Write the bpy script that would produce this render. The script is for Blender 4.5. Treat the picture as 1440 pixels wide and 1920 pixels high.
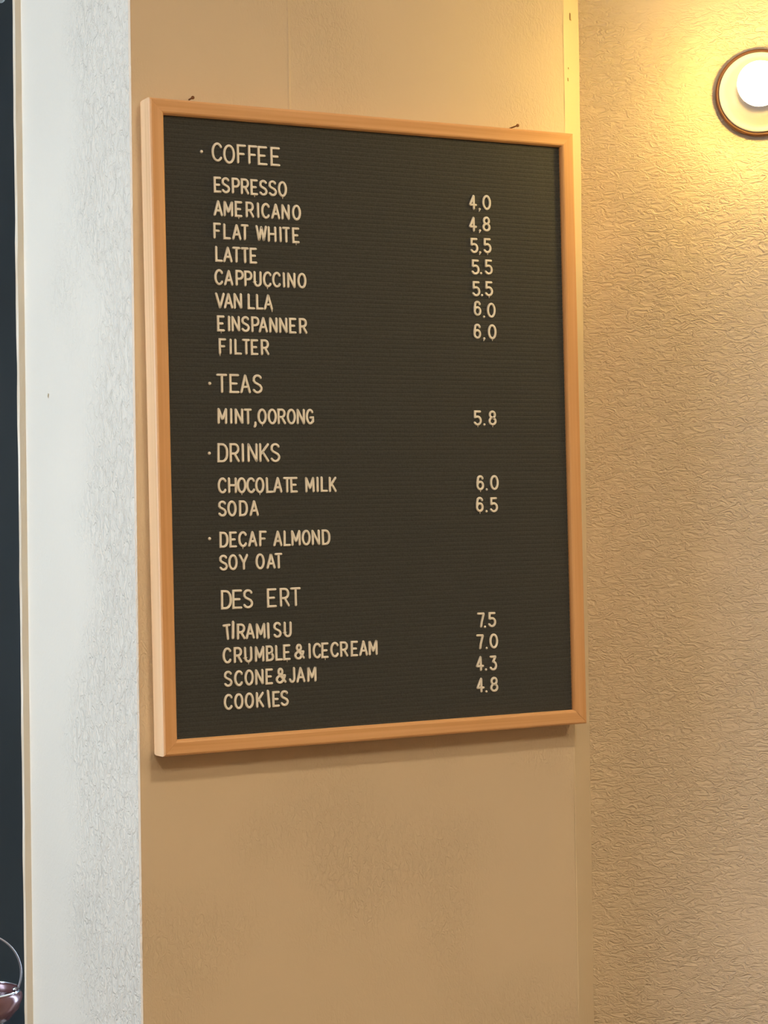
import bpy, math, random
from mathutils import Vector, Matrix
random.seed(7)
S = bpy.context.scene
C = S.collection
for o in list(bpy.data.objects): bpy.data.objects.remove(o)

# ------------------------------------------------------------------ camera
BZ = 1.65                       # height of the menu board's centre above the floor
cam_d = bpy.data.cameras.new('camera'); cam = bpy.data.objects.new('camera', cam_d); C.objects.link(cam)
cam_d.sensor_fit = 'VERTICAL'; cam_d.sensor_height = 24.0; cam_d.lens = 24.0*3800/1920
cam_d.clip_start = 0.05
yaw, pitch, roll = 0.49460939, 0.01162486, -0.0144175
fw = Vector((math.sin(yaw)*math.cos(pitch), math.cos(yaw)*math.cos(pitch), math.sin(pitch)))
r0 = Vector((math.cos(yaw), -math.sin(yaw), 0)); u0 = r0.cross(fw)
rt = math.cos(roll)*r0 + math.sin(roll)*u0; up = -math.sin(roll)*r0 + math.cos(roll)*u0
m = Matrix((rt, up, -fw)).transposed().to_4x4(); m.translation = (-1.23038595, -2.32478802, BZ-0.13884603)
cam.matrix_world = m
S.camera = cam

# ------------------------------------------------------------------ light and exposure
S.view_settings.view_transform = 'Standard'; S.view_settings.look = 'None'
S.view_settings.gamma = 1.0; S.view_settings.use_curve_mapping = False
S.view_settings.exposure = 0.0
W = bpy.data.worlds.new('overcast_daylight'); S.world = W; W.use_nodes = True
bg = W.node_tree.nodes['Background']; bg.inputs[0].default_value = (0.60, 0.78, 1.03, 1); bg.inputs[1].default_value = 31.5
WIN = dict(y0=-0.03, y1=0.54, z0=1.05, z1=2.4)     # the window opening in the left wall (x = -2.2)
pl = bpy.data.lights.new('window_portal', 'AREA'); pl.shape = 'RECTANGLE'
pl.size = WIN['z1']-WIN['z0']; pl.size_y = WIN['y1']-WIN['y0']; pl.cycles.is_portal = True
po = bpy.data.objects.new('window_portal', pl); C.objects.link(po)
po.location = (-2.24, (WIN['y0']+WIN['y1'])/2, (WIN['z0']+WIN['z1'])/2); po.rotation_euler = (0, -math.pi/2, 0)
WARM = (1.0, 0.78, 0.50)
CEIL = [(-0.15, -1.75, 35.0), (-1.5, -2.7, 56.0), (1.3, -3.0, 56.0)]   # ceiling lamps: x, y, watts
BULB_STRENGTH = 165.0; BULB_COLOR = (1.0, 0.66, 0.16)

# ------------------------------------------------------------------ materials
def mat(name, color, rough=0.6, spec=0.3, metal=0.0, sheen=0.0):
    m = bpy.data.materials.new(name); m.use_nodes = True
    b = m.node_tree.nodes['Principled BSDF']
    b.inputs['Base Color'].default_value = (*color, 1); b.inputs['Roughness'].default_value = rough
    b.inputs['Specular IOR Level'].default_value = spec; b.inputs['Metallic'].default_value = metal
    if sheen: b.inputs['Sheen Weight'].default_value = sheen
    return m, m.node_tree, b
def N(nt, t, **k):
    n = nt.nodes.new(t)
    for a, v in k.items():
        if a in n.inputs: n.inputs[a].default_value = v
        else: setattr(n, a, v)
    return n
def ramp(nt, src, a, b):
    r = N(nt, 'ShaderNodeMapRange'); r.inputs['From Min'].default_value = a; r.inputs['From Max'].default_value = b
    r.interpolation_type = 'SMOOTHSTEP'; nt.links.new(src, r.inputs['Value']); return r.outputs[0]
def math_(nt, op, a, b=None):
    n = N(nt, 'ShaderNodeMath', operation=op)
    for i, v in enumerate((a, b)):
        if v is None: continue
        if isinstance(v, (int, float)): n.inputs[i].default_value = v
        else: nt.links.new(v, n.inputs[i])
    return n.outputs[0]
def plaster(name, color, stretch, lo, hi, amp, seam=False, spec=0.25, rough=0.5):
    """painted render: small worm-like roller marks, stronger in some patches than in others"""
    m, nt, b = mat(name, color, rough, spec)
    tc = N(nt, 'ShaderNodeTexCoord'); P = tc.outputs['Object']
    mp = N(nt, 'ShaderNodeMapping'); mp.inputs['Scale'].default_value = stretch; nt.links.new(P, mp.inputs[0])
    n1 = N(nt, 'ShaderNodeTexNoise', Scale=1.0, Detail=3.0, Roughness=0.55, Distortion=0.9); nt.links.new(mp.outputs[0], n1.inputs['Vector'])
    ridge = math_(nt, 'ABSOLUTE', math_(nt, 'SUBTRACT', n1.outputs['Fac'], 0.5))
    ridge = math_(nt, 'SUBTRACT', 1.0, math_(nt, 'MINIMUM', math_(nt, 'MULTIPLY', ridge, 7.0), 1.0))
    n2 = N(nt, 'ShaderNodeTexNoise', Scale=3.2, Detail=2.0); nt.links.new(P, n2.inputs['Vector'])
    mask = ramp(nt, n2.outputs['Fac'], lo, hi)
    h = math_(nt, 'MULTIPLY', ridge, mask)
    n3 = N(nt, 'ShaderNodeTexNoise', Scale=26.0, Detail=4.0); nt.links.new(P, n3.inputs['Vector'])
    h = math_(nt, 'ADD', h, math_(nt, 'MULTIPLY', n3.outputs['Fac'], 0.9))
    if seam:      # one hairline ridge in the paint running up from behind the board
        sx = N(nt, 'ShaderNodeSeparateXYZ'); nt.links.new(P, sx.inputs[0])
        nw = N(nt, 'ShaderNodeTexNoise', Scale=9.0); nt.links.new(P, nw.inputs['Vector'])
        dx = math_(nt, 'ABSOLUTE', math_(nt, 'ADD', sx.outputs[0], math_(nt, 'ADD', 0.1072, math_(nt, 'MULTIPLY', nw.outputs['Fac'], -0.004))))
        line = math_(nt, 'SUBTRACT', 1.0, ramp(nt, dx, 0.0, 0.0028))
        up_ = ramp(nt, sx.outputs[2], BZ+0.36, BZ+0.44)
        h = math_(nt, 'ADD', h, math_(nt, 'MULTIPLY', math_(nt, 'MULTIPLY', line, up_), 1.6))
    bp = N(nt, 'ShaderNodeBump', Strength=1.0, Distance=amp); nt.links.new(h, bp.inputs['Height'])
    nt.links.new(bp.outputs[0], b.inputs['Normal'])
    cr = N(nt, 'ShaderNodeMix', data_type='RGBA'); nt.links.new(ramp(nt, n2.outputs['Fac'], 0.3, 0.7), cr.inputs[0])
    cr.inputs[6].default_value = (*color, 1); cr.inputs[7].default_value = (*[c*0.96 for c in color], 1)
    nt.links.new(cr.outputs[2], b.inputs['Base Color'])
    return m
PAINT = (0.76, 0.645, 0.49)
M_front = plaster('plaster_front', PAINT, (150, 150, 75), 0.42, 0.62, 0.0006, seam=True)
M_right = plaster('plaster_right', PAINT, (62, 62, 138), 0.30, 0.50, 0.0012)
M_room = plaster('plaster_room', PAINT, (100, 100, 100), 0.4, 0.6, 0.0006)
M_trim = plaster('lightened_trim', (0.81, 0.70, 0.53), (60, 60, 20), 0.5, 0.7, 0.0003)  # base colour lifted in place of lamp light on the corner strip
def left_plaster():      # the roller marks thin out towards the back of the side face
    m = plaster('plaster_left', PAINT, (85, 85, 62), 0.0, 0.001, 0.0014)
    nt = m.node_tree; bp = next(n for n in nt.nodes if n.type == 'BUMP'); src = bp.inputs['Height'].links[0].from_socket
    tc = next(n for n in nt.nodes if n.type == 'TEX_COORD'); sx = N(nt, 'ShaderNodeSeparateXYZ'); nt.links.new(tc.outputs['Object'], sx.inputs[0])
    nz = N(nt, 'ShaderNodeTexNoise', Scale=4.0, Detail=2.0); nt.links.new(tc.outputs['Object'], nz.inputs['Vector'])
    e = math_(nt, 'ADD', sx.outputs[1], math_(nt, 'MULTIPLY', math_(nt, 'SUBTRACT', nz.outputs['Fac'], 0.5), 0.45))
    k = math_(nt, 'SUBTRACT', 1.0, math_(nt, 'MULTIPLY', ramp(nt, e, 0.10, 0.27), 0.93))
    nt.links.new(math_(nt, 'MULTIPLY', src, k), bp.inputs['Height'])
    return m
M_left = left_plaster()

def wood(name, axis):
    m, nt, b = mat(name, (0.7, 0.5, 0.3), 0.42, 0.35)
    tc = N(nt, 'ShaderNodeTexCoord'); mp = N(nt, 'ShaderNodeMapping')
    mp.inputs['Scale'].default_value = (2.5, 120, 170) if axis == 'x' else (170, 120, 2.5)
    nt.links.new(tc.outputs['Object'], mp.inputs[0])
    n = N(nt, 'ShaderNodeTexNoise', Scale=1.0, Detail=5.0, Distortion=0.4); nt.links.new(mp.outputs[0], n.inputs['Vector'])
    r = N(nt, 'ShaderNodeValToRGB'); e = r.color_ramp.elements
    e[0].position = 0.3; e[0].color = (0.69, 0.375, 0.165, 1); e[1].position = 0.72; e[1].color = (0.82, 0.505, 0.26, 1)
    nt.links.new(n.outputs['Fac'], r.inputs[0]); nt.links.new(r.outputs[0], b.inputs['Base Color'])
    bp = N(nt, 'ShaderNodeBump', Strength=0.3, Distance=0.0003); nt.links.new(n.outputs['Fac'], bp.inputs['Height']); nt.links.new(bp.outputs[0], b.inputs['Normal'])
    return m
M_wx, M_wz = wood('pale_wood_across', 'x'), wood('pale_wood_upright', 'z')
def felt():
    m, nt, b = mat('black_felt', (0.04, 0.04, 0.04), 0.85, 0.25, sheen=0.5)
    b.inputs['Sheen Roughness'].default_value = 0.5
    tc = N(nt, 'ShaderNodeTexCoord'); n = N(nt, 'ShaderNodeTexNoise', Scale=420.0, Detail=3.0); nt.links.new(tc.outputs['Object'], n.inputs['Vector'])
    r = N(nt, 'ShaderNodeValToRGB'); e = r.color_ramp.elements
    e[0].position = 0.3; e[0].color = (0.030, 0.035, 0.037, 1); e[1].position = 0.7; e[1].color = (0.049, 0.055, 0.058, 1)
    nt.links.new(n.outputs['Fac'], r.inputs[0]); nt.links.new(r.outputs[0], b.inputs['Base Color'])
    bp = N(nt, 'ShaderNodeBump', Strength=0.5, Distance=0.0004); nt.links.new(n.outputs['Fac'], bp.inputs['Height']); nt.links.new(bp.outputs[0], b.inputs['Normal'])
    return m
M_felt = felt()
def grainy(name, color, rough, spec, scale=40, metal=0.0, var=0.12):
    m, nt, b = mat(name, color, rough, spec, metal)
    tc = N(nt, 'ShaderNodeTexCoord'); n = N(nt, 'ShaderNodeTexNoise', Scale=scale, Detail=4.0); nt.links.new(tc.outputs['Object'], n.inputs['Vector'])
    r = N(nt, 'ShaderNodeValToRGB'); e = r.color_ramp.elements
    e[0].position = 0.3; e[0].color = (*[c*(1-var) for c in color], 1); e[1].position = 0.7; e[1].color = (*[min(1, c*(1+var)) for c in color], 1)
    nt.links.new(n.outputs['Fac'], r.inputs[0]); nt.links.new(r.outputs[0], b.inputs['Base Color'])
    return m
M_letter = grainy('ivory_plastic', (0.96, 0.95, 0.91), 0.35, 0.5, 60, var=0.03)
M_dark = grainy('dark_grey_paint', (0.044, 0.056, 0.062), 0.45, 0.4, 3.0, var=0.12)
M_back = grainy('brown_hardboard', (0.32, 0.2, 0.11), 0.8, 0.1)
M_nail = grainy('rusty_steel', (0.20, 0.09, 0.04), 0.55, 0.4, 200, 0.6)
M_porc = grainy('white_porcelain', (0.82, 0.78, 0.72), 0.25, 0.5, 10, var=0.02)
M_rim = grainy('shaded_edge_brown', (0.13, 0.05, 0.02), 0.5, 0.4, 30)  # dark brown stands in for the shadow side of the lamp plate
M_chrome = grainy('chrome', (0.85, 0.86, 0.88), 0.08, 0.5, 10, 1.0, 0.02)
M_steel = grainy('dull_steel', (0.42, 0.39, 0.38), 0.35, 0.5, 40, 0.8)
M_copper = grainy('rose_enamel', (0.15, 0.06, 0.055), 0.2, 0.6, 12, 0.25, 0.15)
M_cer = grainy('grey_green_stoneware', (0.36, 0.38, 0.34), 0.4, 0.4, 25)
M_counter = grainy('dark_counter_wood', (0.10, 0.06, 0.04), 0.45, 0.4, 8)
M_floor = grainy('floor_boards', (0.09, 0.055, 0.032), 0.5, 0.3, 4)
M_ceil = plaster('ceiling_paint', (0.8, 0.78, 0.74), (60, 60, 60), 0.5, 0.7, 0.0004)
M_pan = grainy('tan_wall_paint', (0.42, 0.33, 0.24), 0.6, 0.3, 6)
M_liq = grainy('dark_contents', (0.035, 0.028, 0.03), 0.15, 0.5, 20)
M_chip = grainy('bare_plaster', (0.42, 0.30, 0.16), 0.9, 0.1, 300)
def emis(name, col, s):
    m = bpy.data.materials.new(name); m.use_nodes = True; nt = m.node_tree; nt.nodes.clear()
    e = N(nt, 'ShaderNodeEmission'); e.inputs[0].default_value = (*col, 1); e.inputs[1].default_value = s
    o = N(nt, 'ShaderNodeOutputMaterial'); nt.links.new(e.outputs[0], o.inputs[0]); return m
M_bulb = emis('lit_bulb', BULB_COLOR, BULB_STRENGTH)
def pane_mat():
    m = bpy.data.materials.new('window_glass'); m.use_nodes = True; nt = m.node_tree; nt.nodes.clear()
    t = N(nt, 'ShaderNodeBsdfTransparent'); g = N(nt, 'ShaderNodeBsdfGlossy'); g.inputs['Roughness'].default_value = 0.02
    x = N(nt, 'ShaderNodeMixShader'); x.inputs[0].default_value = 0.08
    o = N(nt, 'ShaderNodeOutputMaterial'); nt.links.new(t.outputs[0], x.inputs[1]); nt.links.new(g.outputs[0], x.inputs[2]); nt.links.new(x.outputs[0], o.inputs[0]); return m
M_pane = pane_mat()

# ------------------------------------------------------------------ mesh helpers
def mesh(name, vs, fs, m=None, smooth=False):
    me = bpy.data.meshes.new(name); me.from_pydata([tuple(v) for v in vs], [], fs); me.validate(); me.update()
    import bmesh
    b = bmesh.new(); b.from_mesh(me); bmesh.ops.recalc_face_normals(b, faces=b.faces); b.to_mesh(me); b.free()
    if m: me.materials.append(m)
    if smooth:
        me.polygons.foreach_set('use_smooth', [True]*len(me.polygons))
    return me
def obj(name, me, parent=None, loc=(0, 0, 0), rot=(0, 0, 0)):
    o = bpy.data.objects.new(name, me); C.objects.link(o); o.location = loc; o.rotation_euler = rot
    if parent: o.parent = parent
    return o
def struct(name, me, parent=None, **k):
    o = obj(name, me, parent, **k)
    if not parent: o['kind'] = 'structure'
    return o
def thing(name, label, cat, loc=(0, 0, 0), rot=(0, 0, 0), group=None, me=None):
    o = bpy.data.objects.new(name, me); C.objects.link(o); o.location = loc; o.rotation_euler = rot
    o['label'] = label; o['category'] = cat
    if group: o['group'] = group
    return o
def box(x0, x1, y0, y1, z0, z1):
    v = [(x, y, z) for z in (z0, z1) for y in (y0, y1) for x in (x0, x1)]
    return v, [(0, 2, 3, 1), (4, 5, 7, 6), (0, 1, 5, 4), (2, 6, 7, 3), (0, 4, 6, 2), (1, 3, 7, 5)]
def join(*parts):
    V, F = [], []
    for v, f in parts:
        k = len(V); V += list(v); F += [tuple(i+k for i in q) for q in f]
    return V, F
def prism(poly, z0, z1, nz=1, jitter=None):
    """vertical prism over a plan polygon, optionally cut into nz levels whose corners wander a little"""
    n = len(poly); V = []
    for k in range(nz+1):
        z = z0+(z1-z0)*k/nz
        for i, (x, y) in enumerate(poly):
            dx = dy = 0
            if jitter and i in jitter: dx = random.uniform(-1, 1)*jitter[i]; dy = random.uniform(-1, 1)*jitter[i]
            V.append((x+dx, y+dy, z))
    F = [tuple(range(n))[::-1], tuple(nz*n+i for i in range(n))]
    for k in range(nz):
        for i in range(n):
            j = (i+1) % n; F.append((k*n+i, k*n+j, (k+1)*n+j, (k+1)*n+i))
    return V, F
def lathe(prof, seg=64, axis='z'):
    V, F = [], []
    for r, h in prof:
        for k in range(seg):
            a = 2*math.pi*k/seg
            V.append((r*math.cos(a), r*math.sin(a), h) if axis == 'z' else (r*math.cos(a), -h, r*math.sin(a)))
    for i in range(len(prof)-1):
        for k in range(seg):
            j = (k+1) % seg; F.append((i*seg+k, i*seg+j, (i+1)*seg+j, (i+1)*seg+k))
    for idx in (0, len(prof)-1):
        if prof[idx][0] > 1e-5: F.append(tuple(idx*seg+k for k in range(seg)))
    return V, F
def tube(path, rad, sides=10, closed=False, caps=True):
    P = [Vector(p) for p in path]; n = len(P); V, F = [], []
    rr = rad if isinstance(rad, (list, tuple)) else [rad]*n
    prev = None
    for i in range(n):
        a = P[(i-1) % n] if (closed or i) else P[i]; b = P[(i+1) % n] if (closed or i < n-1) else P[i]
        t = (b-a).normalized()
        ref = Vector((0, 1, 0)) if abs(t.y) < 0.9 else Vector((1, 0, 0))
        s = t.cross(ref).normalized(); q = s.cross(t)
        for k in range(sides):
            an = 2*math.pi*k/sides; V.append(P[i]+rr[i]*(math.cos(an)*s+math.sin(an)*q))
    m_ = n if closed else n-1
    for i in range(m_):
        for k in range(sides):
            j = (k+1) % sides; i2 = (i+1) % n
            F.append((i*sides+k, i*sides+j, i2*sides+j, i2*sides+k))
    if not closed and caps: F += [tuple(range(sides)), tuple((n-1)*sides+k for k in range(sides))]
    return V, F

# ------------------------------------------------------------------ the room
XL = -0.3222; CH0 = (0.3127, 0.0); CH1 = (0.3627, 0.036)
RA = math.radians(-38.3); DR = (math.cos(RA), math.sin(RA))
H = 3.0
# the pillar the board hangs on: tan-lit front, daylit left side (same paint, separate relief)
pil = join(prism([(XL+.002, 0), (CH0[0], 0), (CH1[0], CH1[1]), (CH1[0]+.25, .30), (CH1[0]+.25, .4165), (XL, .4165), (XL, .002)], 0, H, 30,
                 {1: .0007, 2: .0003}))
me = mesh('pillar', *pil, M_front); me.materials.append(M_left); me.materials.append(M_trim)
for f in me.polygons:
    n = f.normal
    if n.x < -0.9: f.material_index = 1
pillar = struct('wall_front', me)
# corner bead between the pillar and the right wall: slightly proud strip with a crack along its left edge
nx, ny = 0.584, -0.811
bead = prism([(CH0[0]+nx*.0002+.001, CH0[1]+ny*.0002+.0008), (CH0[0]+nx*.0016+.0018, CH0[1]+ny*.0016+.0012), (CH1[0]+nx*.0016-.0005, CH1[1]+ny*.0016), (CH1[0]+.002, CH1[1]+.004)],
             0, H, 60, {1: .0007, 2: .0004})
tr = struct('trim_2', mesh('corner_strip', *bead, M_trim))
def chip(px, z, w, h, bend):
    t = .0016+.0002
    f = (px-CH0[0])/(CH1[0]-CH0[0]); X = px+nx*t; Y = CH0[1]+f*(CH1[1]-CH0[1])+ny*t+.0003
    tx, ty = .811, .584
    pts = [(-w, h), (w*.6, h*.9), (w, -h*.4), (w+bend, -h), (-w*.3, -h), (-w*.9, -h*.2)]
    V = [(X+a*tx, Y+a*ty, BZ+z+b) for a, b in pts] + [(X+a*tx+nx*.0006, Y+a*ty+ny*.0006, BZ+z+b) for a, b in pts]
    n = len(pts); F = [tuple(range(n)), tuple(range(n, 2*n))] + [(i, (i+1) % n, (i+1) % n+n, i+n) for i in range(n)]
    obj('paint_chip', mesh('paint_chip', V, F, M_chip), tr)
chip(.3345, .577, .0016, .0048, .0022); chip(.3243, .487, .0013, .0022, 0); chip(.3262, .503, .0009, .0012, 0)
# right wall
LR = 3.0
P0 = CH1; P1 = (CH1[0]+DR[0]*LR, CH1[1]+DR[1]*LR); nb = (-DR[1], DR[0])
struct('wall_right', mesh('wall_right', *prism([P0, P1, (P1[0]+nb[0]*.15, P1[1]+nb[1]*.15), (P0[0]+nb[0]*.15, P0[1]+nb[1]*.15)], 0, H), M_right))
YR = -4.2; XW = -2.2
struct('wall_far_right', mesh('wall_far_right', *box(P1[0], P1[0]+.15, YR, P1[1]+.1, 0, H), M_pan))
struct('wall_rear', mesh('wall_rear', *box(XW-.15, P1[0]+.15, YR-.15, YR, 0, H), M_pan))
struct('floor', mesh('floor', *box(XW-.15, P1[0]+.15, YR-.15, .8, -.1, 0), M_floor))
struct('ceiling', mesh('ceiling', *box(XW-.15, P1[0]+.15, YR-.15, .8, H, H+.1), M_ceil))
struct('wall_back', mesh('wall_back', *box(XW-.15, .62, .56, .7, 0, H), M_dark))
w = WIN
struct('wall_left', mesh('wall_left', *join(box(XW-.15, XW, YR, w['y0'], 0, H), box(XW-.15, XW, w['y1'], .56, 0, H),
       box(XW-.15, XW, w['y0'], w['y1'], 0, w['z0']), box(XW-.15, XW, w['y0'], w['y1'], w['z1'], H)), M_room))
fr = .03
wf = join(box(XW-.12, XW-.06, w['y0'], w['y0']+fr, w['z0'], w['z1']), box(XW-.12, XW-.06, w['y1']-fr, w['y1'], w['z0'], w['z1']),
          box(XW-.12, XW-.06, w['y0']+fr, w['y1']-fr, w['z0'], w['z0']+fr), box(XW-.12, XW-.06, w['y0']+fr, w['y1']-fr, w['z1']-fr, w['z1']))
win = struct('window_1', mesh('window_frame', *wf, M_trim))
obj('pane', mesh('pane', *box(XW-.092, XW-.088, w['y0']+fr, w['y1']-fr, w['z0']+fr, w['z1']-fr), M_pane), win)
# narrow strip that closes the pillar's daylit side against the dark panel
trim = prism([(XL-.0115, .415), (XL-.009, .4135), (XL+.0005, .4135), (XL+.0005, .4160), (XL-.0110, .4160)], 0, H, 70, {0: .0006, 1: .0005})
struct('trim_1', mesh('side_strip', *trim, M_trim))
obj('paint_chip', mesh('paint_chip', [(XL-.0003, .3157+a, BZ+.058+b) for a, b in ((-.003, .002), (.001, .0035), (.003, -.001), (0, -.004))] +
    [(XL-.0008, .3157+a*.7, BZ+.058+b*.7) for a, b in ((-.003, .002), (.001, .0035), (.003, -.001), (0, -.004))],
    [(0, 1, 2, 3), (4, 5, 6, 7), (0, 1, 5, 4), (1, 2, 6, 5), (2, 3, 7, 6), (3, 0, 4, 7)], M_chip), pillar)

# ------------------------------------------------------------------ the menu board
BW, BH, BT, RAIL = 0.61563, 0.80, 0.0365, 0.0196
board = thing('menu_board', 'wood-framed black felt letter board listing the cafe menu in ivory letters, hung on the pillar', 'menu board',
              loc=(0, -.0005, BZ), rot=(0, -0.00953, 0))
def rail(k, m):
    prof = [(.0035, BT), (0.0008, BT-.005), (0, BT-.012), (0, .0035), (.0009, .0010), (.0028, 0), (.0160, .0004), (.0178, .0012), (RAIL, .0042), (RAIL, .011), (RAIL-.004, .011), (RAIL-.004, BT-.006), (.010, BT)]
    cs = [(-1, 1), (1, 1), (1, -1), (-1, -1)]; a, b = cs[k], cs[(k+1) % 4]
    g = .00012; V = []
    for s, o in ((a, b), (b, a)):
        for wv, d in prof:
            x, z = s[0]*(BW/2-wv), s[1]*(BH/2-wv)
            x += (o[0]-s[0])*g/2; z += (o[1]-s[1])*g/2
            V.append((x, -BT+d, z))
    n = len(prof)
    F = [(i, (i+1) % n, (i+1) % n+n, i+n) for i in range(n)] + [tuple(range(n)), tuple(range(n, 2*n))]
    return mesh('frame_rail', V, F, m)
for k in range(4): obj('frame_rail', rail(k, M_wx if k % 2 == 0 else M_wz), board)
iw, ih = BW/2-RAIL+.002, BH/2-RAIL+.002
obj('backing_panel', mesh('backing_panel', *box(-iw-.001, iw+.001, -.012, -.004, -ih-.001, ih+.001), M_back), board)
# ribbed felt: one sheet folded into rows of ribs with a slot between each pair
FY = -BT+.0075; PITCH = 0.00572
V = []; nrow = int(2*ih/PITCH)+1; z = ih
prof = []
for i in range(nrow):
    for dz, dy in ((0, .00045), (.0002, .00045), (.0006, .00014), (.0014, .00005), (.0029, 0), (.0044, .00005), (.0052, .00014), (.0055, .00045)):
        zz = ih-i*PITCH-dz
        if zz > -ih: prof.append((dy, zz))
for dy, zz in prof: V += [(-iw, FY+dy, zz), (iw, FY+dy, zz)]
n = len(prof); F = [(2*i, 2*i+1, 2*i+3, 2*i+2) for i in range(n-1)]
k = len(V); V += [(-iw, -.0125, prof[0][1]), (iw, -.0125, prof[0][1]), (-iw, -.0125, prof[-1][1]), (iw, -.0125, prof[-1][1])]
F += [(k, k+1, k+3, k+2), (0, 1, k+1, k), (2*n-2, 2*n-1, k+3, k+2)]
obj('felt_panel', mesh('felt_panel', V, F, M_felt), board)
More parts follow.
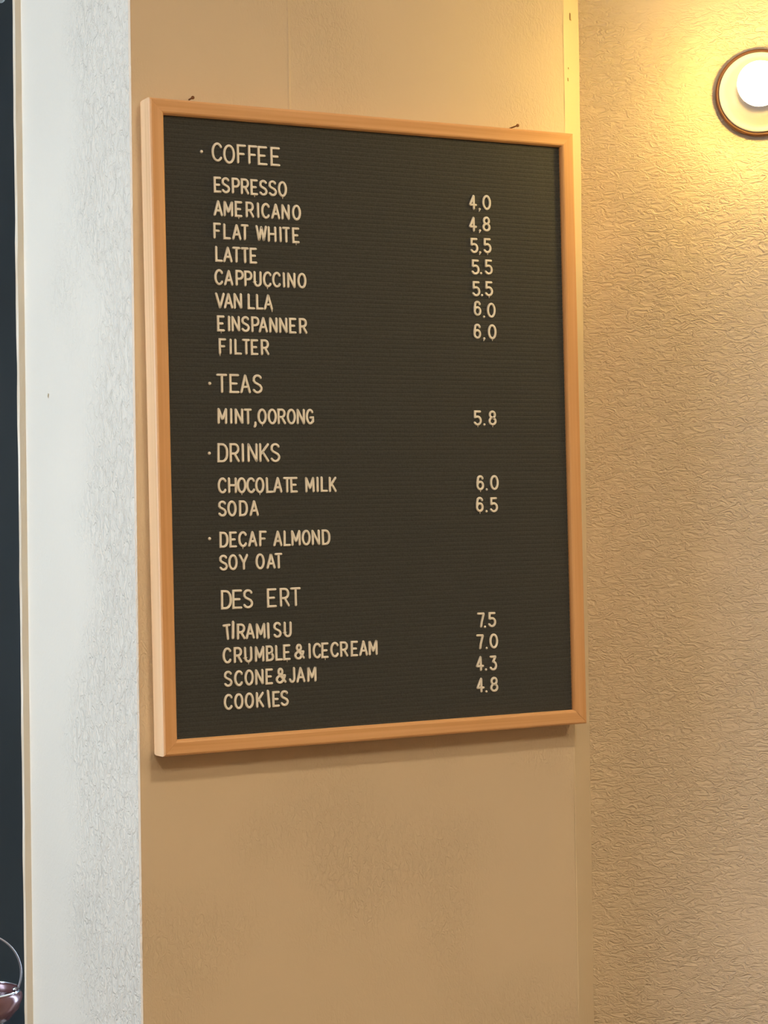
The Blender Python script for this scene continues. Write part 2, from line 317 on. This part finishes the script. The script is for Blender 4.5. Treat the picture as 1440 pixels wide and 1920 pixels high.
LINES = [
  ('COFFEE', 'C -217.0 340.5 14.4 24.2;O -200.7 338.5 15.9 23.2;F -183.6 339.9 12.7 24.4;F -168.2 339.9 13.4 23.9;E -154.9 339.5 13.7 24.3;E -137.3 339.7 13.6 24.6'),
  ('*', '* -237.5 339.3 4.3 3.9'),
  ('ESPRESSO', 'E -217.1 299.6 10.8 20.7;S -206.2 299.5 11.2 20.1;P -192.4 300.1 10.9 20.2;R -180.0 299.5 11.2 21.1;E! -167.3 299.2 9.7 20.0;S -155.0 299.3 11.9 19.8;S -142.1 299.6 11.9 20.1;O! -128.5 299.3 12.7 20.1'),
  ('AMERICANO', 'A -217.0 270.4 12.9 21.6;M -203.3 270.8 12.9 20.2;E! -189.4 271.0 11.1 19.9;R -174.1 271.1 12.2 20.0;I -162.8 271.3 3.2 20.2;C -152.5 270.6 12.4 20.0;A -138.5 270.8 13.2 20.1;N -124.8 270.6 11.8 19.8;O -109.6 270.8 13.2 20.0'),
  ('FLATWHITE', 'F -218.9 242.9 10.5 20.2;L -205.6 242.4 10.8 19.8;A -192.7 242.2 12.1 19.9;T -181.7 242.8 10.9 20.5;W -159.0 242.7 15.9 20.0;H -144.3 241.6 12.3 21.0;I -132.6 241.9 3.7 20.4;T -124.6 241.8 10.4 20.9;E! -111.1 241.6 10.2 20.0'),
  ('LATTE', 'L -217.2 214.2 11.1 20.1;A -205.4 213.9 12.0 20.1;T -193.7 213.9 10.9 19.5;T -182.1 213.7 11.1 19.9;E -170.6 213.5 10.6 20.2'),
  ('CAPPUCCINO', 'C -218.2 185.4 12.3 20.1;A -204.9 184.8 12.0 21.2;P -190.1 185.5 10.9 19.9;P -178.2 184.7 11.8 20.3;U -165.6 184.9 10.9 20.3;C! -152.2 184.8 11.6 20.0;C -139.5 184.8 12.1 19.7;I -129.2 185.1 3.5 19.8;N -118.9 184.9 11.8 19.6;O -104.1 185.1 12.8 20.2'),
  ('VANLLA', 'V -217.3 156.0 13.1 22.0;A -205.9 156.6 12.0 19.8;N -193.2 156.6 12.1 19.5;L -174.7 156.5 10.1 19.5;L -163.2 156.6 10.4 20.0;A! -151.6 156.4 12.3 20.6'),
  ('EINSPANNER', 'E! -216.7 127.9 10.8 19.7;I -205.8 128.1 3.4 19.5;N -196.8 128.1 11.2 19.6;S -183.6 128.2 11.5 20.2;P -170.0 128.1 11.6 19.9;A -159.2 127.8 12.6 19.4;N -145.3 127.7 11.5 19.5;N -131.6 127.8 11.4 19.6;E -118.2 127.4 9.9 19.8;R -103.9 127.7 11.8 19.6'),
  ('FILTER', 'F! -215.1 99.9 11.0 20.1;I -204.3 99.6 3.6 19.8;L -194.1 99.7 10.2 19.6;T -183.2 99.7 10.9 19.7;E -171.7 99.4 10.3 19.6;R -157.5 99.8 12.0 20.2'),
  ('*', '* -233.4 53.7 4.3 3.9'),
  ('TEAS', 'T -217.2 53.9 15.3 24.1;E -200.4 54.0 15.3 23.9;A -185.5 53.6 14.5 23.5;S -169.0 53.8 14.4 24.1'),
  ('MINT,OORONG', 'M -217.6 13.9 12.9 20.1;I -205.7 13.7 3.6 20.0;N -195.2 13.2 11.4 21.2;T -182.9 12.6 12.1 21.0;, -173.6 3.6 4.0 7.4;O! -163.6 13.2 11.8 20.2;O -149.7 13.2 11.6 20.3;R -136.6 13.6 10.8 19.7;O -123.3 13.3 12.0 20.1;N -110.0 13.4 11.4 19.8;G -97.2 13.4 11.0 19.6'),
  ('*', '* -236.0 -32.3 4.4 4.1'),
  ('DRINKS', 'D -218.1 -31.9 14.4 24.0;R -202.2 -31.9 13.3 24.1;I -191.0 -31.9 3.5 24.0;N -177.8 -31.8 13.9 23.8;K -161.8 -31.6 13.8 24.3;S -146.6 -31.9 13.7 24.0'),
  ('CHOCOLATE', 'C -219.9 -72.1 12.4 20.1;H -206.1 -71.9 11.6 19.5;O! -193.6 -72.2 12.0 19.9;C -181.2 -72.5 11.6 19.7;O! -168.9 -72.6 12.6 19.7;L -155.2 -72.3 11.0 19.4;A -144.1 -72.0 12.6 19.4;T -131.1 -72.6 10.7 19.5;E -121.5 -72.5 10.5 19.3'),
  ('MILK', 'M -99.4 -72.6 12.7 19.0;I -88.5 -72.3 3.4 19.7;L -78.9 -71.5 10.0 21.7;K -67.0 -72.7 11.2 19.5'),
  ('SODA', 'S -220.4 -100.7 11.8 21.1;O -207.4 -100.8 12.6 20.9;D -191.9 -100.8 12.0 19.8;A -177.3 -100.8 13.0 19.3'),
  ('*', '* -238.1 -137.4 4.4 4.1'),
  ('DECAFALMOND', 'D -219.2 -139.2 11.8 19.8;E -206.7 -139.3 10.1 19.5;C! -193.9 -138.9 12.1 19.5;A -180.4 -138.6 12.4 20.1;F -166.1 -138.7 10.4 20.0;A -145.7 -139.4 13.5 19.7;L -132.6 -139.3 10.4 19.7;M -120.6 -139.3 12.7 19.1;O -106.3 -139.1 12.3 19.6;N -92.7 -139.2 11.2 19.6;D -78.2 -139.2 12.3 19.9'),
  ('SOYOAT', 'S -220.5 -167.7 12.0 19.5;O -207.7 -167.3 12.6 19.8;Y -193.1 -167.3 12.9 19.3;O -170.8 -167.2 13.2 19.6;A -155.8 -167.2 13.1 19.6;T -145.2 -167.3 11.0 19.7'),
  ('DESERT', 'D -217.7 -213.2 14.9 24.0;E -203.0 -213.0 13.0 23.9;S -188.4 -213.2 14.1 24.7;E -155.7 -213.2 13.5 24.3;R -138.0 -213.2 13.9 23.6;T -122.7 -212.9 14.6 24.2'),
  ('TIRAMISU', 'T -217.4 -253.0 12.0 19.3;I -209.6 -250.9 4.4 23.4;R -198.7 -253.3 11.6 19.6;A -186.5 -253.4 12.1 19.7;M -172.1 -254.1 12.5 22.0;I -161.7 -253.9 3.9 21.7;S -149.2 -253.3 11.5 20.1;U -134.9 -253.5 11.0 19.9'),
  ('CRUMBLE&ICECREAM', 'C -218.4 -281.9 12.3 19.8;R -203.7 -282.1 11.2 20.4;U! -189.8 -282.4 11.4 20.6;M -174.3 -282.4 12.0 21.2;B -160.2 -282.2 11.1 20.2;L -147.6 -282.1 10.1 19.5;E! -136.7 -282.0 10.5 19.9;& -119.1 -282.0 15.2 20.2;I -105.0 -281.7 3.4 19.8;C -94.7 -282.0 11.3 19.5;E! -83.2 -282.4 10.4 20.1;C -69.7 -282.0 11.3 19.6;R -56.1 -282.1 11.3 19.4;E -41.2 -282.1 10.5 18.7;A -28.2 -282.1 12.3 19.0;M -14.4 -282.0 13.5 19.1'),
  ('SCONE&JAM', 'S -217.7 -310.6 12.9 20.2;C -203.6 -310.8 13.0 20.3;O -189.3 -310.5 12.7 19.8;N -175.3 -310.8 12.1 19.8;E -161.7 -311.1 11.0 19.6;& -145.5 -310.6 14.7 19.7;J -130.3 -310.7 9.1 20.0;A -118.2 -311.6 12.8 21.9;M -102.6 -311.5 13.3 22.3'),
  ('COOKIES', 'C -218.2 -339.2 12.5 19.9;O -204.0 -339.2 12.8 19.9;O -189.7 -339.2 12.7 20.1;K -175.1 -339.2 10.9 19.8;I -163.3 -338.8 4.9 23.6;E -153.0 -339.9 10.2 20.1;S -141.4 -339.0 12.0 20.0'),
  ('4.0', '4 150.2 298.4 12.8 20.7;.t 160.5 290.0 3.7 2.8;0 171.3 298.8 13.3 19.7'),
  ('4.8', '4 149.4 269.5 12.8 22.3;.t 160.3 261.6 3.5 2.8;8 170.2 270.2 12.0 20.2'),
  ('5.5', '5 150.6 241.2 11.5 19.7;.t 159.8 232.6 3.5 2.8;5! 171.0 241.3 12.6 20.3'),
  ('5.5', '5 151.8 212.7 12.2 20.0;. 160.5 204.9 3.4 2.9;5 172.2 213.0 12.6 19.9'),
  ('5.5', '5 152.2 184.0 12.4 20.1;. 161.1 175.9 3.6 2.9;5! 171.9 184.2 12.4 19.6'),
  ('6.0', '6 153.2 158.2 11.6 20.1;. 163.4 147.4 3.6 3.1;0 174.6 155.9 13.0 19.7'),
  ('6.0', '6 152.2 127.6 12.0 20.0;.t 163.0 118.6 3.6 3.1;0! 175.3 127.2 14.4 20.2'),
  ('5.8', '5! 149.8 12.7 13.0 19.7;. 160.1 4.5 3.5 3.0;8! 172.6 13.0 12.6 20.1'),
  ('6.0', '6! 151.3 -72.8 11.8 19.6;. 161.5 -81.4 3.6 3.0;0 173.2 -72.7 13.7 19.5'),
  ('6.5', '6! 149.8 -101.5 12.3 19.6;. 160.4 -110.2 3.6 3.0;5 171.8 -101.8 12.5 19.7'),
  ('7.5', '7 147.7 -253.9 11.6 19.6;. 154.0 -262.8 3.5 2.9;5 164.9 -254.1 12.5 19.8'),
  ('7.0', '7 145.6 -282.7 11.4 19.7;. 155.7 -290.9 3.6 2.9;0 166.6 -282.2 13.4 19.8'),
  ('4.3', '4 144.6 -310.6 12.7 20.8;. 153.9 -319.2 3.5 3.0;3 165.2 -311.7 11.5 19.6'),
  ('4.8', '4 144.7 -339.2 12.3 20.2;. 153.7 -348.2 3.5 2.9;8 165.7 -339.4 12.6 20.1'),
]
# letters: [kind/char, x, z, width, height] in millimetres on the board; '!' = its fixing prong shows below it
def arc(cx, cy, rx, ry, a0, a1, n=12):
    return [(cx+rx*math.cos(math.radians(a0+(a1-a0)*i/n)), cy+ry*math.sin(math.radians(a0+(a1-a0)*i/n))) for i in range(n+1)]
def S_():
    return arc(.5, .755, .46, .245, 25, 180, 8)[:-1]+[(.06, .68), (.2, .58), (.5, .50), (.8, .42), (.95, .31)]+arc(.5, .245, .48, .245, 0, -155, 9)
GL = {
 'A': [[(0, 0), (.5, 1), (1, 0)], [(.17, .32), (.83, .32)]],
 'B': [[(.55, 0), (0, 0), (0, 1), (.5, 1)]+arc(.5, .755, .4, .245, 80, -80, 8)+[(.5, .51), (0, .51)], [(.5, .51)]+arc(.52, .255, .48, .255, 80, -90, 9)],
 'C': [arc(.55, .5, .55, .5, 38, 322, 22)],
 'D': [arc(.4, .56, .6, .44, 90, 0, 7)+arc(.4, .44, .6, .44, 0, -90, 7)+[(0, 0), (0, 1), (.4, 1)]],
 'E': [[(1, 1), (0, 1), (0, 0), (1, 0)], [(0, .5), (.8, .5)]],
 'F': [[(1, 1), (0, 1), (0, 0)], [(0, .5), (.8, .5)]],
 'G': [arc(.53, .5, .53, .5, 40, 315, 22), [(.6, .44), (1, .44), (1, .16), (.9, .1)]],
 'H': [[(0, 0), (0, 1)], [(1, 0), (1, 1)], [(0, .5), (1, .5)]],
 'I': [[(.5, 0), (.5, 1)]],
 'J': [[(1, 1), (1, .3)]+arc(.5, .28, .5, .28, 0, -160, 9)],
 'K': [[(0, 0), (0, 1)], [(1, 1), (.05, .4)], [(.28, .56), (1, 0)]],
 'L': [[(0, 1), (0, 0), (1, 0)]],
 'M': [[(0, 0), (0, 1), (.5, .25), (1, 1), (1, 0)]],
 'N': [[(0, 0), (0, 1), (1, 0), (1, 1)]],
 'O': [arc(.5, .5, .5, .5, 90, 450, 26)[:-1]+['c']],
 'P': [[(0, 0), (0, 1), (.5, 1)]+arc(.5, .72, .5, .28, 85, -90, 9)+[(0, .44)]],
 'R': [[(0, 0), (0, 1), (.5, 1)]+arc(.5, .73, .47, .27, 85, -90, 9)+[(0, .46)], [(.48, .46), (1, 0)]],
 'S': [S_()],
 'T': [[(0, 1), (1, 1)], [(.5, 1), (.5, 0)]],
 'U': [[(0, 1), (0, .3)]+arc(.5, .3, .5, .3, 180, 360, 12)+[(1, 1)]],
 'V': [[(0, 1), (.5, 0), (1, 1)]],
 'W': [[(0, 1), (.26, 0), (.5, .95), (.74, 0), (1, 1)]],
 'Y': [[(0, 1), (.5, .45), (1, 1)], [(.5, .45), (.5, 0)]],
 '&': [[(1, .02), (.3, .62)]+arc(.44, .79, .22, .21, 200, -20, 10)+[(.6, .66), (.2, .44)]+arc(.36, .24, .36, .24, 150, 300, 9)+[(.78, .2), (.95, .48)], [(.7, .5), (.97, .5)]],
 '0': [arc(.5, .5, .5, .5, 90, 450, 26)[:-1]+['c']],
 '3': [[(.05, 1), (.92, 1), (.45, .6)]+arc(.45, .3, .52, .3, 75, -150, 13)],
 '4': [[(.62, 0), (.62, 1), (0, .3), (1, .3)]],
 '5': [[(.92, 1), (.08, 1), (.06, .54)]+arc(.46, .3, .52, .31, 110, -150, 14)],
 '6': [arc(.52, .72, .45, .28, 20, 140, 8)+[(.04, .55)]+arc(.5, .29, .48, .29, 165, 520, 20)],
 '7': [[(0, 1), (1, 1), (.62, .35), (.5, 0)]],
 '8': [arc(.5, .755, .42, .245, -90, 270, 18)[:-1]+['c'], arc(.5, .255, .5, .255, 90, 450, 20)[:-1]+['c']],
}
R_ = .00148
def dome(cx, cz, r, h=1.0, seg=10):
    V, F = [], []
    for i in range(5):
        a = math.pi/2*i/4
        for k in range(seg):
            t = 2*math.pi*k/seg; V.append((cx+r*math.cos(a)*math.cos(t), -r*h*math.sin(a), cz+r*math.cos(a)*math.sin(t)))
    for i in range(4):
        for k in range(seg): F.append((i*seg+k, i*seg+(k+1) % seg, (i+1)*seg+(k+1) % seg, (i+1)*seg+k))
    F.append(tuple(range(seg))); return V, F
def stroke(pts, closed):
    """half-round bar following pts, with rounded ends"""
    P = [Vector((x, 0, z)) for x, z in pts]; n = len(P); V, F = [], []; prof = [(-1, 0), (-1, .75), (-.55, 1.25), (.55, 1.25), (1, .75), (1, 0)]
    for i in range(n):
        a = P[i]-P[i-1] if (i or closed) else P[1]-P[0]; b = P[(i+1) % n]-P[i] if (i < n-1 or closed) else P[i]-P[i-1]
        a.normalize(); b.normalize(); t = (a+b)
        t = t.normalized() if t.length > .05 else a
        c = max(.45, abs(t.dot(a))); s = Vector((t.z, 0, -t.x))
        for u, d in prof: V.append(P[i]+s*(u*R_/c)+Vector((0, -d*R_, 0)))
    q = len(prof)
    for i in range(n if closed else n-1):
        j = (i+1) % n
        for k in range(q): F.append((i*q+k, i*q+(k+1) % q, j*q+(k+1) % q, j*q+k))
    if not closed: F += [tuple(range(q)), tuple((n-1)*q+k for k in range(q))]
    out = [(V, F)]
    if not closed: out += [dome(P[0].x, P[0].z, R_*.99, 1.2), dome(P[-1].x, P[-1].z, R_*.99, 1.2)]
    return join(*out)
WID = {'&': 14.9, '0': 13.2, '3': 11.5, '4': 12.6, '5': 12.4, '6': 11.9, '7': 11.5, '8': 12.2, 'A': 12.6, 'B': 11.1, 'C': 12.1, 'D': 12.1, 'E': 10.6, 'F': 10.6,
       'G': 11.4, 'H': 12, 'I': 3.4, 'J': 9.1, 'K': 11.1, 'L': 10.5, 'M': 12.9, 'N': 11.6, 'O': 12.6, 'P': 11.3, 'R': 11.6, 'S': 11.9, 'T': 11.1, 'U': 11.1, 'V': 13.1, 'W': 15.9, 'Y': 12.9}
WBIG = {'C': 14.4, 'O': 15.9, 'F': 13.0, 'E': 13.7, 'T': 14.9, 'A': 14.5, 'S': 14.2, 'D': 14.6, 'R': 13.6, 'I': 3.4, 'N': 13.9, 'K': 13.8}
cache = {}
def glyph(ch, hcl, tab):
    key = (ch, hcl, tab)
    if key in cache: return cache[key]
    r = R_*1000; hh = hcl-2*r; ww = (WBIG if hcl == 24 else WID)[ch]-2*r
    parts = []
    for st in GL[ch]:
        cl = st[-1] == 'c'; pts = [((p[0]-.5)*max(ww, 0)/1000, (p[1]-.5)*hh/1000) for p in st if p != 'c']
        cur = [pts[0]]
        for i in range(1, len(pts)):       # sharp corners (A, M, N, V, W, 4, 7) are rounded joints, not spikes
            cur.append(pts[i])
            if not cl and i < len(pts)-1:
                a, b = Vector(pts[i])-Vector(pts[i-1]), Vector(pts[i+1])-Vector(pts[i])
                if a.angle(b, 0) > 1.7: parts.append(stroke(cur, False)); cur = [pts[i]]
        parts.append(stroke(cur, cl))
    if tab:
        zb = -hcl/2000; x0 = -ww/2000 if ch == 'F' else (.0*ww if ch != 'A' else ww/2000)
        parts.append(tube([(x0, -.0006, zb+.0012), (x0+.0002, -.0004, zb-.0005), (x0+.0004, 0, zb-.0022)], [.0010, .0008, .0004], 6))
    cache[key] = mesh('letter_'+('ampersand' if ch == '&' else ch), *join(*parts), M_letter); return cache[key]
dot_me = mesh('full_stop', *dome(0, 0, .0017, .9, 14), M_letter)
dott_me = mesh('full_stop', *join(dome(0, 0, .0017, .9, 14), tube([(0, -.0006, 0), (-.0006, -.0004, -.0018), (-.0012, 0, -.0034)], [.0012, .0010, .0005], 6)), M_letter)
bul_me = mesh('bullet', *dome(0, 0, .0021, .9, 16), M_letter)
com_me = mesh('comma', *stroke([(.0009, .0022), (.0007, -.0008), (-.0004, -.0030)], False), M_letter)
ROWS = [339.6, 299.5, 270.8, 242.2, 213.8, 185.0, 156.5, 128.0, 99.7, 53.8, 13.4, -31.9, -72.3, -100.8, -139.2, -167.3, -213.2, -253.4, -282.1, -310.9, -339.3]
for name, line in LINES:
    for it in line.split(';'):
        ch, x, z, wd, ht = it.split(' '); x, z, wd, ht = float(x), float(z), float(wd), float(ht)
        c = ch[0]; rot = math.radians(random.uniform(-.9, .9)); sc = 1.0
        if c == '.': nm, me = 'full_stop', dott_me if 't' in ch[1:] else dot_me
        elif c == '*': nm, me = 'bullet', bul_me
        elif c == ',': nm, me = 'comma', com_me
        else:
            big = ht > 23 and name not in ('TIRAMISU', 'COOKIES')
            nm = 'numeral' if c.isdigit() else ('ampersand' if c == '&' else 'letter')
            me = glyph(c, 24 if big else 20, '!' in ch)
            if c == 'I' and ht > 23 and not big: sc = 1.17
            elif c == 'I' and ht > 21.5 and not big: sc = 1.06
            near = min(ROWS, key=lambda r: abs(r-z))
            if abs(near-z) < .9 and sc == 1.0: z = near+(z-near)*.4
            if name == 'TIRAMISU' and c == 'T': rot = math.radians(5)
            if name == 'TIRAMISU' and c == 'I' and sc > 1.1: rot = math.radians(-2)
            if name == 'COOKIES' and c == 'I': rot = math.radians(5)
            if name == 'COFFEE': rot *= .6
        o = obj(nm, me, board, loc=(x/1000, FY-.0001, z/1000), rot=(0, -rot, 0))
        if sc != 1.0: o.scale = (1.1, 1, sc)

# ------------------------------------------------------------------ two nails that carry the board
def nail(x, z, ang, lab):
    t = thing('nail', lab, 'nail', loc=(x, 0, BZ+z), rot=(0, 0, 0))
    L = ang; d = Vector((0, -1, .02)).normalized()
    a = d*.0008; b = d*L
    obj('shank', mesh('shank', *tube([a, a.lerp(b, .5), b], .0011, 8), M_nail), t)
    obj('head', mesh('head', *tube([b-d*.0004, b+d*.0002, b+d*.0012, b+d*.0016], [.0016, .0022, .0022, .0014], 12), M_nail), t)
nail(-.2440, .4065, .012, 'small rusty nail above the left end of the board frame')
nail(.2250, .4095, .020, 'small rusty nail above the right end of the board frame')

# ------------------------------------------------------------------ the lit wall lamp
LAMP_S, LAMP_Z = 0.2488, BZ+0.4635
s = LAMP_S
lx, ly = CH1[0]+DR[0]*s, CH1[1]+DR[1]*s
lamp = thing('wall_lamp', 'round white wall lamp with a glowing bare globe bulb on the yellow-lit wall', 'lamp',
             loc=(lx, ly, LAMP_Z), rot=(0, 0, RA))
# local -y points into the room
def L_(name, prof, m, seg=72, par=lamp, sm=True):
    return obj(name, mesh(name, *lathe(prof, seg, 'y'), m, smooth=sm), par)
L_('rim', [(.0540, .0004), (.0596, .0004), (.0604, .0035), (.0600, .0085), (.0585, .0100), (.0560, .0098), (.0548, .0080)], M_rim)
L_('base_plate', [(.0545, .0006), (.0552, .010), (.0548, .0125), (.0530, .0135), (.0500, .0128), (.0455, .0150), (.0400, .0205), (.0350, .0240), (.0310, .0245), (.0295, .0235), (.020, .0235)], M_porc)
L_('socket', [(.021, .0225), (.022, .024), (.022, .034), (.019, .037), (.012, .037)], M_porc)
L_('bulb_collar', [(.0125, .0365), (.0140, .038), (.0225, .0450), (.0278, .0535), (.0297, .0588), (.0290, .0592), (.010, .0592)], M_porc)
L_('bulb', [(.010, .0593)]+[(.0302*math.cos(math.radians(v)), .0655+.0302*math.sin(math.radians(v))) for v in range(-12, 90, 6)]+[(0.0, .0957)], M_bulb)

# ------------------------------------------------------------------ ceiling lamps of the room (above and behind the photographer)
for i, (x, y, wt) in enumerate(CEIL):
    t = thing('ceiling_lamp', ('round ceiling lamp nearest the menu board', 'round ceiling lamp nearest the window wall', 'round ceiling lamp over the right of the room')[i],
              'lamp', loc=(x, y, H-.0005), group='ceiling lamps of the room')
    obj('housing', mesh('housing', *lathe([(.02, 0), (.11, 0), (.12, -.01), (.12, -.05), (.105, -.055), (.10, -.05), (.10, -.02), (.02, -.02)], 40), M_porc, smooth=True), t)
    obj('diffuser', mesh('diffuser', *lathe([(0.001, -.030), (.099, -.030), (.099, -.042), (0.001, -.046)], 40), emis('lit_diffuser', WARM, wt*6.5)), t)

# ------------------------------------------------------------------ counter end with the hooped bowl, in the dark niche behind the pillar
t = thing('counter', 'dark wooden counter in the niche behind the pillar', 'counter', loc=(-1.0, .33, 0))
obj('worktop', mesh('worktop', *box(-.6, .66, -.21, .22, .734, .759), M_counter), t)
obj('cabinet', mesh('cabinet', *box(-.58, .64, -.18, .21, .001, .7335), M_counter), t)
jx, jy = -.3775, .47
CT = .7590                     # counter top
p = thing('stoneware_jar', 'grey-green stoneware jar under the rose bowl at the bottom left', 'jar', loc=(jx, jy, CT+.0005))
obj('body', mesh('body', *lathe([(.02, 0), (.034, 0), (.038, .006), (.041, .03), (.040, .048), (.034, .055), (.018, .056)], 48), M_cer, smooth=True), p)
obj('lid', mesh('lid', *lathe([(.015, .0565), (.041, .0565), (.0425, .059), (.041, .062), (.034, .066), (.018, .0685), (.01, .069)], 48), M_cer, smooth=True), p)
JB = CT+.0005+.0695
q = thing('hooped_bowl', 'dark rose bowl with a chrome rim and a tall wire hoop handle, bottom left', 'bowl', loc=(jx, jy, JB), rot=(0, 0, -.45))
q.scale = (1.06, 1.06, 1.06)
R1 = .0505
obj('bowl', mesh('bowl', *lathe([(.012, 0), (.022, .0005), (.036, .008), (.048, .022), (.0535, .036), (R1, .0455), (R1-.002, .046), (R1-.004, .044), (.049, .034), (.040, .018), (.02, .006), (.001, .005)], 64), M_copper, smooth=True), q)
obj('contents', mesh('contents', *lathe([(.001, .0345), (.047, .0345), (.0480, .0335), (.044, .0260)], 48), M_liq, smooth=True), q)
obj('rim', mesh('rim', *tube([(R1*math.cos(a), R1*math.sin(a), .0468) for a in [2*math.pi*k/64 for k in range(64)]], .0015, 10, closed=True), M_chrome, smooth=True), q)
hp = [(.0515*math.cos(a), 0, .0468+.0222+.0515*math.sin(a)) for a in [math.radians(v) for v in range(-25, 206, 5)]]
obj('handle', mesh('handle', *tube(hp, .0014, 10), M_steel, smooth=True), q)
for sx in (-1, 1):
    obj('pivot', mesh('pivot', *tube([(sx*.0455, 0, .0470), (sx*.0425, 0, .0468), (sx*.040, 0, .0466)], [.003, .0032, .002], 12), M_chrome, smooth=True), q)
t = thing('wall_plate', 'small pale green rounded plate on the dark wall at the top left corner', 'plate', loc=(-.3048, .5598, BZ+.656),
          me=None)
def rbox(w_, h_, r, d):
    pts = []
    for cx, cz, a0 in ((w_-r, h_-r, 0), (-w_+r, h_-r, 90), (-w_+r, -h_+r, 180), (w_-r, -h_+r, 270)):
        for k in range(6): a = math.radians(a0+90*k/5); pts.append((cx+r*math.cos(a), cz+r*math.sin(a)))
    n = len(pts); V = [(x, 0, z) for x, z in pts]+[(x, -d*.7, z) for x, z in pts]+[(x*.93, -d, z*.93) for x, z in pts]
    F = [tuple(range(n)), tuple(2*n+i for i in range(n))]+[(k*n+i, k*n+(i+1) % n, (k+1)*n+(i+1) % n, (k+1)*n+i) for k in (0, 1) for i in range(n)]
    return V, F
obj('plate', mesh('plate', *rbox(.018, .028, .006, .006), M_cer), t, loc=(-.012, 0, .026))
obj('knob', mesh('knob', *lathe([(.001, .008), (.004, .008), (.005, .0058)], 16, 'y'), M_cer), t, loc=(-.012, 0, .026))
